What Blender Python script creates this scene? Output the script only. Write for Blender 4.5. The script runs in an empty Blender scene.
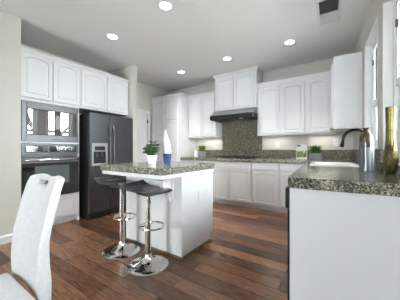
import bpy, bmesh, math, random
from mathutils import Vector, Matrix
random.seed(7)
PI = math.pi
R = math.radians
sc = bpy.context.scene
COL = sc.collection

# ------------------------------------------------------------------ camera
cd = bpy.data.cameras.new('camera')
cd.sensor_width = 36.0
cd.lens = 213.0 / 400.0 * 36.0
cd.clip_start = 0.05
cam = bpy.data.objects.new('camera', cd)
COL.objects.link(cam)
cam.location = (0, 0, 1.105)
cam.rotation_euler = (PI / 2, 0, R(33.8))
sc.camera = cam

# ------------------------------------------------------------------ world
wd = bpy.data.worlds.new('daylight')
sc.world = wd
wd.use_nodes = True
wn = wd.node_tree.nodes
wl = wd.node_tree.links
bg = wn['Background']
tc = wn.new('ShaderNodeTexCoord')
nz = wn.new('ShaderNodeTexNoise')
nz.inputs['Scale'].default_value = 2.2
nz.inputs['Detail'].default_value = 4
rp = wn.new('ShaderNodeValToRGB')
rp.color_ramp.elements[0].position = 0.35
rp.color_ramp.elements[0].color = (0.82, 0.89, 1.0, 1)
rp.color_ramp.elements[1].position = 0.62
rp.color_ramp.elements[1].color = (1.0, 1.0, 1.0, 1)
wl.new(tc.outputs['Generated'], nz.inputs['Vector'])
wl.new(nz.outputs['Fac'], rp.inputs['Fac'])
wl.new(rp.outputs['Color'], bg.inputs['Color'])
bg.inputs['Strength'].default_value = 25.0

# ------------------------------------------------------------------ exposure
sc.view_settings.view_transform = 'Standard'
sc.view_settings.look = 'None'
sc.view_settings.gamma = 1.0
sc.view_settings.use_curve_mapping = False
sc.view_settings.exposure = 0.42


def area(name, loc, rot, sx, sy, power, color=(1, 1, 1), spread=180, parent=None):
    l = bpy.data.lights.new(name, 'AREA')
    l.shape = 'RECTANGLE'
    l.size = sx
    l.size_y = sy
    l.energy = power
    l.color = color
    l.spread = R(spread)
    o = bpy.data.objects.new(name, l)
    COL.objects.link(o)
    o.location = loc
    o.rotation_euler = rot
    if parent:
        o.parent = parent
    return o


# added fill lamp inside the unseen rear window, tilted up to brighten the ceiling
area('added_rear_fill', (-2.35, -5.4, 1.45), (R(128), 0, 0), 1.5, 1.7, 90, (0.93, 0.96, 1.0))

# ------------------------------------------------------------------ helpers


def newmat(name, color, rough=0.5, metal=0.0, coat=0.0, emit=None, estr=0.0, spec=0.5):
    m = bpy.data.materials.new(name)
    m.use_nodes = True
    b = m.node_tree.nodes['Principled BSDF']
    b.inputs['Base Color'].default_value = (*color, 1)
    b.inputs['Roughness'].default_value = rough
    b.inputs['Metallic'].default_value = metal
    b.inputs['Coat Weight'].default_value = coat
    b.inputs['Specular IOR Level'].default_value = spec
    if emit:
        b.inputs['Emission Color'].default_value = (*emit, 1)
        b.inputs['Emission Strength'].default_value = estr
    return m


def nodes(m):
    return m.node_tree.nodes, m.node_tree.links, m.node_tree.nodes['Principled BSDF']


def coords(m, scale=(1, 1, 1), kind='Object'):
    n, l, b = nodes(m)
    t = n.new('ShaderNodeTexCoord')
    mp = n.new('ShaderNodeMapping')
    mp.inputs['Scale'].default_value = scale
    l.new(t.outputs[kind], mp.inputs['Vector'])
    return mp.outputs['Vector']


def add_bump(m, scale, strength, dist=0.002, vec=None):
    n, l, b = nodes(m)
    v = vec or coords(m)
    t = n.new('ShaderNodeTexNoise')
    t.inputs['Scale'].default_value = scale
    t.inputs['Detail'].default_value = 3
    l.new(v, t.inputs['Vector'])
    bp = n.new('ShaderNodeBump')
    bp.inputs['Strength'].default_value = strength
    bp.inputs['Distance'].default_value = dist
    l.new(t.outputs['Fac'], bp.inputs['Height'])
    l.new(bp.outputs['Normal'], b.inputs['Normal'])


def ramp(n, pts):
    r = n.new('ShaderNodeValToRGB')
    e = r.color_ramp.elements
    while len(e) < len(pts):
        e.new(0.5)
    for i, (p, c) in enumerate(pts):
        e[i].position = p
        e[i].color = (*c, 1)
    return r


def mottled(name, c1, c2, scale, rough=0.5, vec_scale=(1, 1, 1), bump=0.0, metal=0.0, lo=0.35, hi=0.65, coat=0.0):
    m = newmat(name, c1, rough, metal, coat)
    n, l, b = nodes(m)
    v = coords(m, vec_scale)
    t = n.new('ShaderNodeTexNoise')
    t.inputs['Scale'].default_value = scale
    t.inputs['Detail'].default_value = 5
    l.new(v, t.inputs['Vector'])
    r = ramp(n, [(lo, c1), (hi, c2)])
    l.new(t.outputs['Fac'], r.inputs['Fac'])
    l.new(r.outputs['Color'], b.inputs['Base Color'])
    if bump:
        bp = n.new('ShaderNodeBump')
        bp.inputs['Strength'].default_value = bump
        bp.inputs['Distance'].default_value = 0.002
        l.new(t.outputs['Fac'], bp.inputs['Height'])
        l.new(bp.outputs['Normal'], b.inputs['Normal'])
    return m


def granite(name, warm, tilt):
    m = newmat(name, (0.3, 0.3, 0.25), 0.13)
    n, l, b = nodes(m)
    v = coords(m)
    a = n.new('ShaderNodeTexVoronoi')
    a.inputs['Scale'].default_value = 150
    l.new(v, a.inputs['Vector'])
    cr = n.new('ShaderNodeSeparateColor')
    l.new(a.outputs['Color'], cr.inputs['Color'])
    r1 = ramp(n, [(0.0, (0.03, 0.03, 0.028)), (0.17, (0.085, 0.083, 0.07)), (0.3, warm[0]), (0.52, warm[1]), (0.76, warm[2]), (0.93, (0.58, 0.57, 0.50))])
    r1.color_ramp.interpolation = 'CONSTANT'
    l.new(cr.outputs['Red'], r1.inputs['Fac'])
    s = n.new('ShaderNodeTexNoise')
    s.inputs['Scale'].default_value = 30
    s.inputs['Detail'].default_value = 6
    l.new(v, s.inputs['Vector'])
    r2 = ramp(n, [(0.38, (0.62, 0.63, 0.58)), (0.6, (1.12, 1.1, 1.04))])
    l.new(s.outputs['Fac'], r2.inputs['Fac'])
    mx = n.new('ShaderNodeMix')
    mx.data_type = 'RGBA'
    mx.blend_type = 'MULTIPLY'
    mx.inputs['Factor'].default_value = 1.0
    l.new(r1.outputs['Color'], mx.inputs[6])
    l.new(r2.outputs['Color'], mx.inputs[7])
    l.new(mx.outputs[2], b.inputs['Base Color'])
    return m


M = {}
M['wall'] = newmat('wall_paint', (0.58, 0.565, 0.515), 0.75)
add_bump(M['wall'], 180, 0.15)
M['ceiling'] = newmat('ceiling_paint', (0.88, 0.88, 0.875), 0.85)
add_bump(M['ceiling'], 120, 0.12)
M['trim'] = newmat('trim_paint', (0.76, 0.76, 0.765), 0.4)
M['white'] = newmat('cabinet_paint', (0.76, 0.76, 0.775), 0.38)
add_bump(M['white'], 60, 0.04)
M['inside'] = newmat('cabinet_inside', (0.5, 0.48, 0.45), 0.6)
M['granite'] = granite('olive_granite', [(0.155, 0.150, 0.130), (0.27, 0.262, 0.225), (0.42, 0.41, 0.365)], 0)
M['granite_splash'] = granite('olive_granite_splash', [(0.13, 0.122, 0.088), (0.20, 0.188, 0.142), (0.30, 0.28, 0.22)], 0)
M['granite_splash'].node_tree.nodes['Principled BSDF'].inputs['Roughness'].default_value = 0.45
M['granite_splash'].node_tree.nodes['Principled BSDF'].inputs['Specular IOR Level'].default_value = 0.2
M['steel'] = mottled('brushed_steel', (0.085, 0.085, 0.088), (0.13, 0.13, 0.133), 12, 0.36, (1, 1, 60), 0.02, 1.0)
M['hoodsteel'] = newmat('hood_steel', (0.34, 0.34, 0.36), 0.4, 0.8)
M['chrome'] = newmat('chrome', (0.72, 0.70, 0.68), 0.06, 1.0)
M['darksteel'] = mottled('dark_brushed_steel', (0.085, 0.085, 0.091), (0.12, 0.12, 0.128), 6, 0.36, (60, 1, 1), 0.03, 0.85)
M['black'] = newmat('black_enamel', (0.012, 0.012, 0.014), 0.22)
M['blackmatte'] = newmat('black_matte', (0.015, 0.015, 0.017), 0.5)
M['shaded_side'] = mottled('fridge_side_shaded', (0.007, 0.007, 0.009), (0.013, 0.013, 0.015), 220, 0.5, bump=0.2)  # dark side panel, set nearer black with its shade put into the colour
M['ovenglass'] = newmat('oven_glass', (0.02, 0.022, 0.025), 0.04, 0.0, 0.6, spec=0.9)
M['mirrorglass'] = newmat('mirrored_oven_glass', (0.55, 0.55, 0.57), 0.02, 1.0)
M['greyglass'] = newmat('oven_door_window_glass', (0.20, 0.235, 0.24), 0.05, 0.55)
M['grey'] = newmat('grey_plastic', (0.36, 0.37, 0.38), 0.35, 0.3)
M['leather_w'] = mottled('white_leather', (0.60, 0.60, 0.61), (0.67, 0.67, 0.68), 50, 0.42, bump=0.12)
M['leather_d'] = mottled('charcoal_leather', (0.045, 0.045, 0.052), (0.065, 0.065, 0.075), 70, 0.24, bump=0.08, coat=0.3)
M['pot'] = newmat('white_ceramic', (0.85, 0.85, 0.83), 0.2)
M['potgrey'] = mottled('grey_stoneware', (0.20, 0.21, 0.235), (0.28, 0.29, 0.315), 30, 0.6)
M['soil'] = mottled('soil', (0.03, 0.02, 0.012), (0.06, 0.04, 0.025), 80, 0.9)
M['leaf'] = mottled('leaf_green', (0.022, 0.085, 0.016), (0.06, 0.19, 0.035), 25, 0.45)
M['grass'] = mottled('grass_green', (0.03, 0.08, 0.012), (0.10, 0.19, 0.035), 25, 0.5)
M['blue'] = mottled('cobalt_glaze', (0.012, 0.03, 0.12), (0.025, 0.06, 0.22), 12, 0.12, coat=0.5)
M['pearl'] = newmat('pearl_glaze', (0.74, 0.74, 0.75), 0.2, 0.35)
M['silver'] = newmat('polished_silver', (0.82, 0.82, 0.83), 0.08, 1.0)
M['bronze'] = newmat('dark_bronze', (0.025, 0.018, 0.016), 0.28, 0.7)
M['gold'] = mottled('antique_gold', (0.075, 0.06, 0.022), (0.14, 0.115, 0.045), 14, 0.2, bump=0.0, metal=1.0)
M['goldham'] = newmat('hammered_gold', (0.10, 0.083, 0.034), 0.28, 1.0)
M['copper'] = mottled('brown_glaze', (0.02, 0.012, 0.008), (0.12, 0.075, 0.035), 30, 0.3, coat=0.3)
M['lamp'] = newmat('lamp_lens', (1, 1, 1), 0.4, emit=(1.0, 0.97, 0.93), estr=9)
M['vent_grey'] = newmat('vent_grille', (0.72, 0.72, 0.74), 0.5)
M['plastic'] = newmat('white_plastic', (0.82, 0.82, 0.81), 0.35)
M['paper'] = newmat('card_white', (0.78, 0.77, 0.72), 0.6)
M['sink'] = newmat('sink_enamel', (0.88, 0.88, 0.88), 0.12)
M['bark'] = mottled('bark', (0.015, 0.012, 0.01), (0.04, 0.033, 0.028), 20, 0.9)
M['bounce_ground'] = mottled('pale_bounce_ground', (0.40, 0.39, 0.36), (0.50, 0.49, 0.46), 4, 0.95)  # unseen ground outside, made pale to bounce daylight up to the ceiling
M['shoe'] = mottled('brown_moulding', (0.13, 0.075, 0.045), (0.22, 0.14, 0.09), 10, 0.4)
M['screen'] = newmat('display_glass', (0.03, 0.035, 0.04), 0.08)

# hammered bump
n, l, b = nodes(M['goldham'])
vv = n.new('ShaderNodeTexVoronoi')
vv.inputs['Scale'].default_value = 75
l.new(coords(M['goldham']), vv.inputs['Vector'])
bp = n.new('ShaderNodeBump')
bp.inputs['Strength'].default_value = 0.9
bp.inputs['Distance'].default_value = 0.006
l.new(vv.outputs['Distance'], bp.inputs['Height'])
l.new(bp.outputs['Normal'], b.inputs['Normal'])

# bottle: pale blue grey glaze with vertical runs
m = newmat('blue_grey_glaze', (0.4, 0.45, 0.52), 0.22, coat=0.4)
n, l, b = nodes(m)
t = n.new('ShaderNodeTexNoise')
t.inputs['Scale'].default_value = 60
t.inputs['Detail'].default_value = 3
l.new(coords(m, (1, 1, 0.05)), t.inputs['Vector'])
r = ramp(n, [(0.3, (0.04, 0.045, 0.06)), (0.5, (0.13, 0.145, 0.17)), (0.72, (0.30, 0.315, 0.335))])
l.new(t.outputs['Fac'], r.inputs['Fac'])
l.new(r.outputs['Color'], b.inputs['Base Color'])
M['bottle'] = m
M['bottleband'] = mottled('navy_glaze_band', (0.012, 0.014, 0.03), (0.10, 0.08, 0.08), 45, 0.2, (1, 1, 0.3), coat=0.3)

# clear window glass: thin sheet
m = bpy.data.materials.new('window_glass')
m.use_nodes = True
n = m.node_tree.nodes
l = m.node_tree.links
n.remove(n['Principled BSDF'])
tr = n.new('ShaderNodeBsdfTransparent')
tr.inputs['Color'].default_value = (0.93, 0.96, 0.95, 1)
gl = n.new('ShaderNodeBsdfGlossy')
gl.inputs['Roughness'].default_value = 0.02
fr = n.new('ShaderNodeFresnel')
fr.inputs['IOR'].default_value = 1.45
mx = n.new('ShaderNodeMixShader')
l.new(fr.outputs[0], mx.inputs[0])
l.new(tr.outputs[0], mx.inputs[1])
l.new(gl.outputs[0], mx.inputs[2])
l.new(mx.outputs[0], n['Material Output'].inputs['Surface'])
M['glass'] = m

# wood floor: planks along X
m = newmat('wood_floor', (0.1, 0.06, 0.04), 0.3)
n, l, b = nodes(m)
v = coords(m)
br = n.new('ShaderNodeTexBrick')
br.offset = 0.37
br.inputs['Scale'].default_value = 1.0
br.inputs['Brick Width'].default_value = 1.15
br.inputs['Row Height'].default_value = 0.145
br.inputs['Mortar Size'].default_value = 0.0022
br.inputs['Mortar Smooth'].default_value = 0.2
br.inputs['Bias'].default_value = 0.0
br.inputs['Color1'].default_value = (0.062, 0.027, 0.015, 1)
br.inputs['Color2'].default_value = (0.235, 0.122, 0.072, 1)
br.inputs['Mortar'].default_value = (0.022, 0.012, 0.009, 1)
l.new(v, br.inputs['Vector'])
g = n.new('ShaderNodeTexNoise')
g.inputs['Scale'].default_value = 9
g.inputs['Detail'].default_value = 8
g.inputs['Roughness'].default_value = 0.65
l.new(coords(m, (0.8, 7, 1)), g.inputs['Vector'])
r = ramp(n, [(0.34, (0.50, 0.45, 0.42)), (0.5, (0.98, 0.94, 0.90)), (0.68, (1.45, 1.38, 1.28))])
l.new(g.outputs['Fac'], r.inputs['Fac'])
mx = n.new('ShaderNodeMix')
mx.data_type = 'RGBA'
mx.blend_type = 'MULTIPLY'
mx.inputs['Factor'].default_value = 1.0
l.new(br.outputs['Color'], mx.inputs[6])
l.new(r.outputs['Color'], mx.inputs[7])
l.new(mx.outputs[2], b.inputs['Base Color'])
rr = n.new('ShaderNodeMapRange')
rr.inputs['To Min'].default_value = 0.14
rr.inputs['To Max'].default_value = 0.32
l.new(g.outputs['Fac'], rr.inputs['Value'])
l.new(rr.outputs['Result'], b.inputs['Roughness'])
bp = n.new('ShaderNodeBump')
bp.inputs['Strength'].default_value = 0.5
bp.inputs['Distance'].default_value = 0.003
sm = n.new('ShaderNodeMath')
sm.operation = 'MULTIPLY_ADD'
sm.inputs[1].default_value = -1.0
l.new(br.outputs['Fac'], sm.inputs[0])
sm2 = n.new('ShaderNodeMath')
sm2.operation = 'MULTIPLY'
sm2.inputs[1].default_value = 0.35
l.new(g.outputs['Fac'], sm2.inputs[0])
l.new(sm2.outputs[0], sm.inputs[2])
l.new(sm.outputs[0], bp.inputs['Height'])
l.new(bp.outputs['Normal'], b.inputs['Normal'])
M['floor'] = m


def bx(bm, x0, x1, y0, y1, z0, z1, bev=0.0, seg=1):
    x0, x1 = sorted((x0, x1))
    y0, y1 = sorted((y0, y1))
    z0, z1 = sorted((z0, z1))
    vs = [bm.verts.new(p) for p in ((x0, y0, z0), (x1, y0, z0), (x1, y1, z0), (x0, y1, z0), (x0, y0, z1), (x1, y0, z1), (x1, y1, z1), (x0, y1, z1))]
    fs = [bm.faces.new([vs[i] for i in q]) for q in ((0, 3, 2, 1), (4, 5, 6, 7), (0, 1, 5, 4), (1, 2, 6, 5), (2, 3, 7, 6), (3, 0, 4, 7))]
    if bev > 0:
        es = list({e for f in fs for e in f.edges})
        bmesh.ops.bevel(bm, geom=es, offset=bev, segments=seg, affect='EDGES', profile=0.5)
    return vs


def prism(bm, poly, axis, a0, a1):
    """poly: list of 2D points; axis the extrusion axis"""
    def P(p, a):
        return {'x': (a, p[0], p[1]), 'y': (p[0], a, p[1]), 'z': (p[0], p[1], a)}[axis]
    A = [bm.verts.new(P(p, a0)) for p in poly]
    B = [bm.verts.new(P(p, a1)) for p in poly]
    bm.faces.new(A[::-1])
    bm.faces.new(B)
    k = len(poly)
    for i in range(k):
        bm.faces.new((A[i], A[(i + 1) % k], B[(i + 1) % k], B[i]))


def lathe(bm, prof, cx=0, cy=0, seg=32, cap=True, wob=None):
    rings = []
    for (r_, z) in prof:
        ring = []
        for i in range(seg):
            a = 2 * PI * i / seg
            rr_ = r_ * (wob(a, z) if wob else 1)
            ring.append(bm.verts.new((cx + rr_ * math.cos(a), cy + rr_ * math.sin(a), z)))
        rings.append(ring)
    for k in range(len(rings) - 1):
        for i in range(seg):
            j = (i + 1) % seg
            bm.faces.new((rings[k][i], rings[k][j], rings[k + 1][j], rings[k + 1][i]))
    if cap:
        bm.faces.new(rings[0][::-1])
        bm.faces.new(rings[-1])


def tube(bm, pts, rad, seg=12, closed=False):
    pts = [Vector(p) for p in pts]
    N = len(pts)
    rings = []
    prev = None
    for i, p in enumerate(pts):
        if closed:
            d = (pts[(i + 1) % N] - pts[i - 1]).normalized()
        else:
            d = (pts[min(i + 1, N - 1)] - pts[max(i - 1, 0)]).normalized()
        if prev is None:
            up = Vector((0, 0, 1)) if abs(d.z) < 0.9 else Vector((1, 0, 0))
            n1 = d.cross(up).normalized()
        else:
            n1 = (prev - d * prev.dot(d)).normalized()
        prev = n1
        n2 = d.cross(n1)
        rr_ = rad[i] if isinstance(rad, (list, tuple)) else rad
        rings.append([bm.verts.new(p + n1 * rr_ * math.cos(2 * PI * k / seg) + n2 * rr_ * math.sin(2 * PI * k / seg)) for k in range(seg)])
    for i in range(N if closed else N - 1):
        A, B = rings[i], rings[(i + 1) % N]
        for k in range(seg):
            bm.faces.new((A[k], A[(k + 1) % seg], B[(k + 1) % seg], B[k]))
    if not closed:
        bm.faces.new(rings[0][::-1])
        bm.faces.new(rings[-1])


def obj(name, bm, mat, parent=None, smooth=False, loc=None, rz=0.0, split=35):
    bmesh.ops.recalc_face_normals(bm, faces=bm.faces)
    me = bpy.data.meshes.new(name)
    bm.to_mesh(me)
    bm.free()
    me.materials.append(M[mat] if isinstance(mat, str) else mat)
    if smooth:
        for p in me.polygons:
            p.use_smooth = True
        bmx = bmesh.new()
        bmx.from_mesh(me)
        for e in bmx.edges:
            if len(e.link_faces) == 2 and e.calc_face_angle(0) > R(split):
                e.smooth = False
        bmx.to_mesh(me)
        bmx.free()
    o = bpy.data.objects.new(name, me)
    COL.objects.link(o)
    if parent:
        o.parent = parent
    if loc:
        o.location = loc
    o.rotation_euler = (0, 0, rz)
    return o


def thing(name, label, cat, loc=(0, 0, 0), rz=0.0, group=None, kind=None):
    o = bpy.data.objects.new(name, None)
    o.empty_display_size = 0.1
    COL.objects.link(o)
    o.location = loc
    o.rotation_euler = (0, 0, rz)
    if label:
        o['label'] = label
        o['category'] = cat
    if group:
        o['group'] = group
    if kind:
        o['kind'] = kind
    return o


def tag(o, label, cat, group=None):
    o['label'] = label
    o['category'] = cat
    if group:
        o['group'] = group
    return o


def struct(name, bm, mat, loc=None, rz=0.0, parent=None):
    o = obj(name, bm, mat, parent, loc=loc, rz=rz)
    if not parent:
        o['kind'] = 'structure'
    return o


def NB():
    return bmesh.new()


def dup(root, loc, rz, label, group=None):
    r_ = root.copy()
    COL.objects.link(r_)
    r_.location = loc
    r_.rotation_euler = (0, 0, rz)
    r_['label'] = label
    if group:
        r_['group'] = group
    for ch in list(root.children):
        c_ = ch.copy()
        COL.objects.link(c_)
        c_.parent = r_
        for g_ in ch.children:
            d_ = g_.copy()
            COL.objects.link(d_)
            d_.parent = c_
    return r_


# the right-hand group of the room is turned by 4 degrees
RB = R(4)
P0 = (-0.27, 1.37)


def W(u, v):
    c_, s_ = math.cos(RB), math.sin(RB)
    return (P0[0] + c_ * u - s_ * v, P0[1] + s_ * u + c_ * v)


ORI = (P0[0], P0[1], 0)
CEIL = 2.74

# ------------------------------------------------------------------ room shell
REAR = -5.5
bm = NB()
bx(bm, -4.3, 1.15, REAR - 0.2, 4.66, -0.12, 0)
struct('floor', bm, 'floor')
bm = NB()
bx(bm, -4.3, 1.15, REAR - 0.2, 4.66, CEIL, CEIL + 0.12)
struct('ceiling', bm, 'ceiling')
bm = NB()
bx(bm, -4.3, 0.45, 4.46, 4.60, 0, CEIL)
struct('wall_back', bm, 'wall')
bm = NB()
bx(bm, -4.28, -3.33, REAR - 0.12, 0.965, 0, CEIL)
struct('wall_left', bm, 'wall')
bm = NB()   # alcove wall behind oven, fridge; door opening beyond
DY0, DY1, DZ = 2.98, 3.745, 2.03
bx(bm, -4.22, -4.08, 0.965, DY0, 0, CEIL)
bx(bm, -4.22, -4.08, DY1, 4.46, 0, CEIL)
bx(bm, -4.22, -4.08, DY0, DY1, DZ, CEIL)
struct('wall_alcove', bm, 'wall')
bm = NB()
bx(bm, -4.08, -3.335, 2.665, 2.775, 0, CEIL)
struct('wall_partition', bm, 'wall')
# rear wall, its window opening put in to let light in from behind
bm = NB()
zs0, zs1 = 0.6, 2.3
bx(bm, -3.33, -3.1, REAR - 0.12, REAR, 0, CEIL)
bx(bm, -1.6, 1.1, REAR - 0.12, REAR, 0, CEIL)
for a_, b_ in ((-3.1, -1.6),):
    bx(bm, a_, b_, REAR - 0.12, REAR, 0, zs0)
    bx(bm, a_, b_, REAR - 0.12, REAR, zs1, CEIL)
struct('wall_rear', bm, 'wall')

# right wall, local frame u = out to the wall, v = along it
WU = 0.64
WT = 0.17
wins = [(1.24, 1.95, 1.12, 2.40), (0.24, 1.04, 1.0, 2.40)]
bm = NB()
bx(bm, WU, WU + WT, 1.95, 3.12, 0, CEIL)
bx(bm, WU, WU + WT, 1.04, 1.24, 0, CEIL)
bx(bm, WU, WU + WT, -6.95, -1.45, 0, CEIL)
bx(bm, WU, WU + WT, -0.55, 0.24, 0, CEIL)
bx(bm, WU, WU + WT, -1.45, -0.55, 0, 1.0)
bx(bm, WU, WU + WT, -1.45, -0.55, 2.3, CEIL)
for (a_, b_, c_, d_) in wins:
    bx(bm, WU, WU + WT, a_, b_, 0, c_)
    bx(bm, WU, WU + WT, a_, b_, d_, CEIL)
struct('wall_right', bm, 'wall', ORI, RB)


def window(idx, v0, v1, z0, z1):
    t = thing('window_%d' % idx, None, None, ORI, RB, kind='structure')
    u0, u1 = WU + 0.063, WU + 0.123
    # painted liner of the deep recess
    bm = NB()
    d = 0.012
    bx(bm, WU - 0.004, u0, v1 - d, v1, z0, z1)
    bx(bm, WU - 0.004, u0, v0, v0 + d, z0, z1)
    bx(bm, WU - 0.004, u0, v0 + d, v1 - d, z1 - d, z1)
    bx(bm, WU - 0.02, u0, v0 + d, v1 - d, z0, z0 + d)
    obj('window_liner', bm, 'trim', t)
    bm = NB()
    w = 0.04
    d = 0.0125
    a0, a1, b0, b1 = v0 + d, v1 - d, z0 + d, z1 - d
    bx(bm, u0 + 0.0005, u1, a0, a0 + w, b0, b1, 0.002)
    bx(bm, u0 + 0.0005, u1, a1 - w, a1, b0, b1, 0.002)
    bx(bm, u0 + 0.0005, u1, a0 + w, a1 - w, b1 - w, b1, 0.002)
    bx(bm, u0 + 0.0005, u1, a0 + w, a1 - w, b0, b0 + w, 0.002)
    obj('window_frame', bm, 'plastic', t)
    a0 += w + 0.001
    a1 -= w + 0.001
    b0 += w + 0.001
    b1 -= w + 0.001
    mid = 1.66
    s = 0.045
    for nm, lo, hi, ua in (('upper_sash', mid - 0.02, b1, u0 + 0.006), ('lower_sash', b0, mid + 0.0, u0 + 0.028)):
        bm = NB()
        ub = ua + 0.02
        bx(bm, ua, ub, a0, a0 + s, lo, hi, 0.002)
        bx(bm, ua, ub, a1 - s, a1, lo, hi, 0.002)
        bx(bm, ua, ub, a0 + s, a1 - s, hi - s, hi, 0.002)
        bx(bm, ua, ub, a0 + s, a1 - s, lo, lo + s + 0.01, 0.002)
        sa = obj(nm, bm, 'plastic', t)
        bm = NB()
        bx(bm, ua + 0.008, ua + 0.011, a0 + s, a1 - s, lo + s + 0.01, hi - s)
        obj('pane', bm, 'glass', sa)
    bm = NB()
    bx(bm, u0 - 0.012, u0 + 0.005, v1 - 0.16, v1 - 0.13, 2.10, 2.16, 0.003)
    obj('window_latch', bm, 'steel', t)
    return t


window(1, *wins[0])
window(2, *wins[1])

# unseen third window, added beside the camera to light the chair and island
window(5, -1.45, -0.55, 1.0, 2.3)

# unseen rear window, put in behind the camera as a light source
for i, (a_, b_) in enumerate(((-3.1, -1.6),)):
    t = thing('window_%d' % (3 + i), None, None, (0, 0, 0), 0, kind='structure')
    bm = NB()
    y0, y1 = REAR - 0.1, REAR - 0.04
    bx(bm, a_, a_ + 0.05, y0, y1, zs0, zs1)
    bx(bm, b_ - 0.05, b_, y0, y1, zs0, zs1)
    bx(bm, a_ + 0.05, b_ - 0.05, y0, y1, zs0, zs0 + 0.05)
    bx(bm, a_ + 0.05, b_ - 0.05, y0, y1, zs1 - 0.05, zs1)
    bx(bm, (a_ + b_) / 2 - 0.025, (a_ + b_) / 2 + 0.025, y0, y1, zs0 + 0.05, zs1 - 0.05)
    obj('window_frame', bm, 'trim', t)
    bm = NB()
    bx(bm, a_ + 0.05, b_ - 0.05, y0 + 0.02, y0 + 0.025, zs0 + 0.05, zs1 - 0.05)
    obj('pane', bm, 'glass', t)

# baseboard of the left wall
bm = NB()
prism(bm, [(-3.33, 0), (-3.316, 0), (-3.316, 0.075), (-3.322, 0.09), (-3.33, 0.095)], 'y', REAR, 0.979)
struct('baseboard_left', bm, 'trim')

# door on the wall beyond the partition
t = thing('door_1', None, None, (-4.08, DY0, 0), R(90), kind='structure')
bm = NB()
dw = DY1 - DY0
bx(bm, 0.004, dw - 0.004, 0.03, 0.07, 0.008, DZ - 0.006, 0.002)
obj('door_slab', bm, 'trim', t)
for (z0, z1) in ((0.22, 0.92), (1.04, 1.88)):
    bm = NB()
    for (a_, b_) in ((0.10, 0.36), (0.42, 0.66)):
        bx(bm, a_, b_, 0.022, 0.0295, z0, z1, 0.006)
    obj('door_panel', bm, 'trim', t)
for z in (0.25, 1.03, 1.82):
    bm = NB()
    bx(bm, dw - 0.02, dw + 0.006, 0.004, 0.029, z - 0.045, z + 0.045, 0.003)
    tube(bm, [(dw - 0.004, 0.006, z - 0.05), (dw - 0.004, 0.006, z + 0.05)], 0.007)
    obj('hinge', bm, 'bronze', t)
bm = NB()
tube(bm, [(0.07, 0.029, 0.95), (0.07, 0.022, 0.95), (0.07, 0.018, 0.95), (0.07, -0.005, 0.95), (0.07, -0.012, 0.95), (0.07, -0.03, 0.95), (0.07, -0.038, 0.95)], [0.028, 0.028, 0.011, 0.011, 0.026, 0.028, 0.015], 18)
obj('door_knob', bm, 'bronze', t, smooth=True)
bm = NB()
cw = 0.062
bx(bm, -cw, 0.002, -0.016, -0.0005, 0, DZ + cw, 0.003)
bx(bm, dw - 0.002, dw + cw, -0.016, -0.0005, 0, DZ + cw, 0.003)
bx(bm, 0.0025, dw - 0.0025, -0.016, -0.0005, DZ - 0.002, DZ + cw, 0.003)
struct('trim_1', bm, 'trim', (-4.08, DY0, 0), R(90))

# ------------------------------------------------------------------ cabinetry helpers (local: x right, y into the cabinet, z up)


def raised_panel(bm, x0, x1, z0, z1, arch=0.0, th=0.02, y=-0.02, rail=0.055, top_rail=None):
    """raised-panel door with optional arched top; front at y, back at y+th"""
    top_rail = top_rail or rail
    NA = 15 if arch > 0 else 3

    def loop(ix0, ix1, iz0, iz1, ar, yy):
        pts = [(ix0, iz0), (ix1, iz0)]
        for k in range(NA):
            f = k / (NA - 1)
            xx = ix1 + (ix0 - ix1) * f
            if arch > 0:
                e = max(0.0, 1 - (abs(2 * f - 1) / 0.94) ** 2.2)
            else:
                e = 1
            pts.append((xx, iz1 - ar * (1 - e)))
        return [bm.verts.new((px_, yy, pz_)) for px_, pz_ in pts]
    e = 0.004
    L = [loop(x0, x1, z0, z1, 0, y + th), loop(x0, x1, z0, z1, 0, y + e), loop(x0 + e, x1 - e, z0 + e, z1 - e, 0, y)]
    r_ = rail
    L.append(loop(x0 + r_, x1 - r_, z0 + r_, z1 - top_rail, arch, y))
    a = 0.006
    L.append(loop(x0 + r_ + a, x1 - r_ - a, z0 + r_ + a, z1 - top_rail - a, arch, y + 0.010))
    a = 0.016
    L.append(loop(x0 + r_ + a, x1 - r_ - a, z0 + r_ + a, z1 - top_rail - a, arch, y + 0.010))
    a = 0.030
    L.append(loop(x0 + r_ + a, x1 - r_ - a, z0 + r_ + a, z1 - top_rail - a, arch, y + 0.004))
    for A, B in zip(L[:-1], L[1:]):
        k = len(A)
        for i in range(k):
            j = (i + 1) % k
            bm.faces.new((A[i], A[j], B[j], B[i]))
    bm.faces.new(L[0])
    bm.faces.new(L[-1])


def door(parent, x0, x1, z0, z1, arch=0.05, name='cabinet_door', rail=0.042):
    bm = NB()
    raised_panel(bm, x0, x1, z0, z1, arch, rail=rail, y=-0.0285, th=0.028)
    return obj(name, bm, 'white', parent)


def drawer(parent, x0, x1, z0, z1):
    bm = NB()
    bx(bm, x0, x1, -0.0285, -0.0005, z0, z1, 0.005, 2)
    return obj('drawer_front', bm, 'white', parent)


def crown(parent, x0, x1, zt, depth, left=False, right=False, back=None):
    """crown moulding along the front (and optionally returning on the sides)"""
    p = 0.03
    bm = NB()
    prof = [(0.0, zt - 0.055), (-0.008, zt - 0.05), (-0.012, zt - 0.035), (-p, zt - 0.012), (-p, zt), (0.0, zt)]
    prism(bm, prof, 'x', x0 - (p if left else 0), x1 + (p if right else 0))
    if left:
        bx(bm, x0 - p, x0, 0, depth, zt - 0.02, zt)
    if right:
        bx(bm, x1, x1 + p, 0, depth, zt - 0.02, zt)
    return obj('crown_moulding', bm, 'white', parent)


def carcass(parent, x0, x1, d, z0, z1, toe=0.0, toe_in=0.065):
    bm = NB()
    bx(bm, x0, x1, 0, d, z0 + toe, z1, 0.002)
    if toe:
        bx(bm, x0, x1, toe_in, d, z0, z0 + toe)
    return obj('cabinet_body', bm, 'white', parent)


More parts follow.
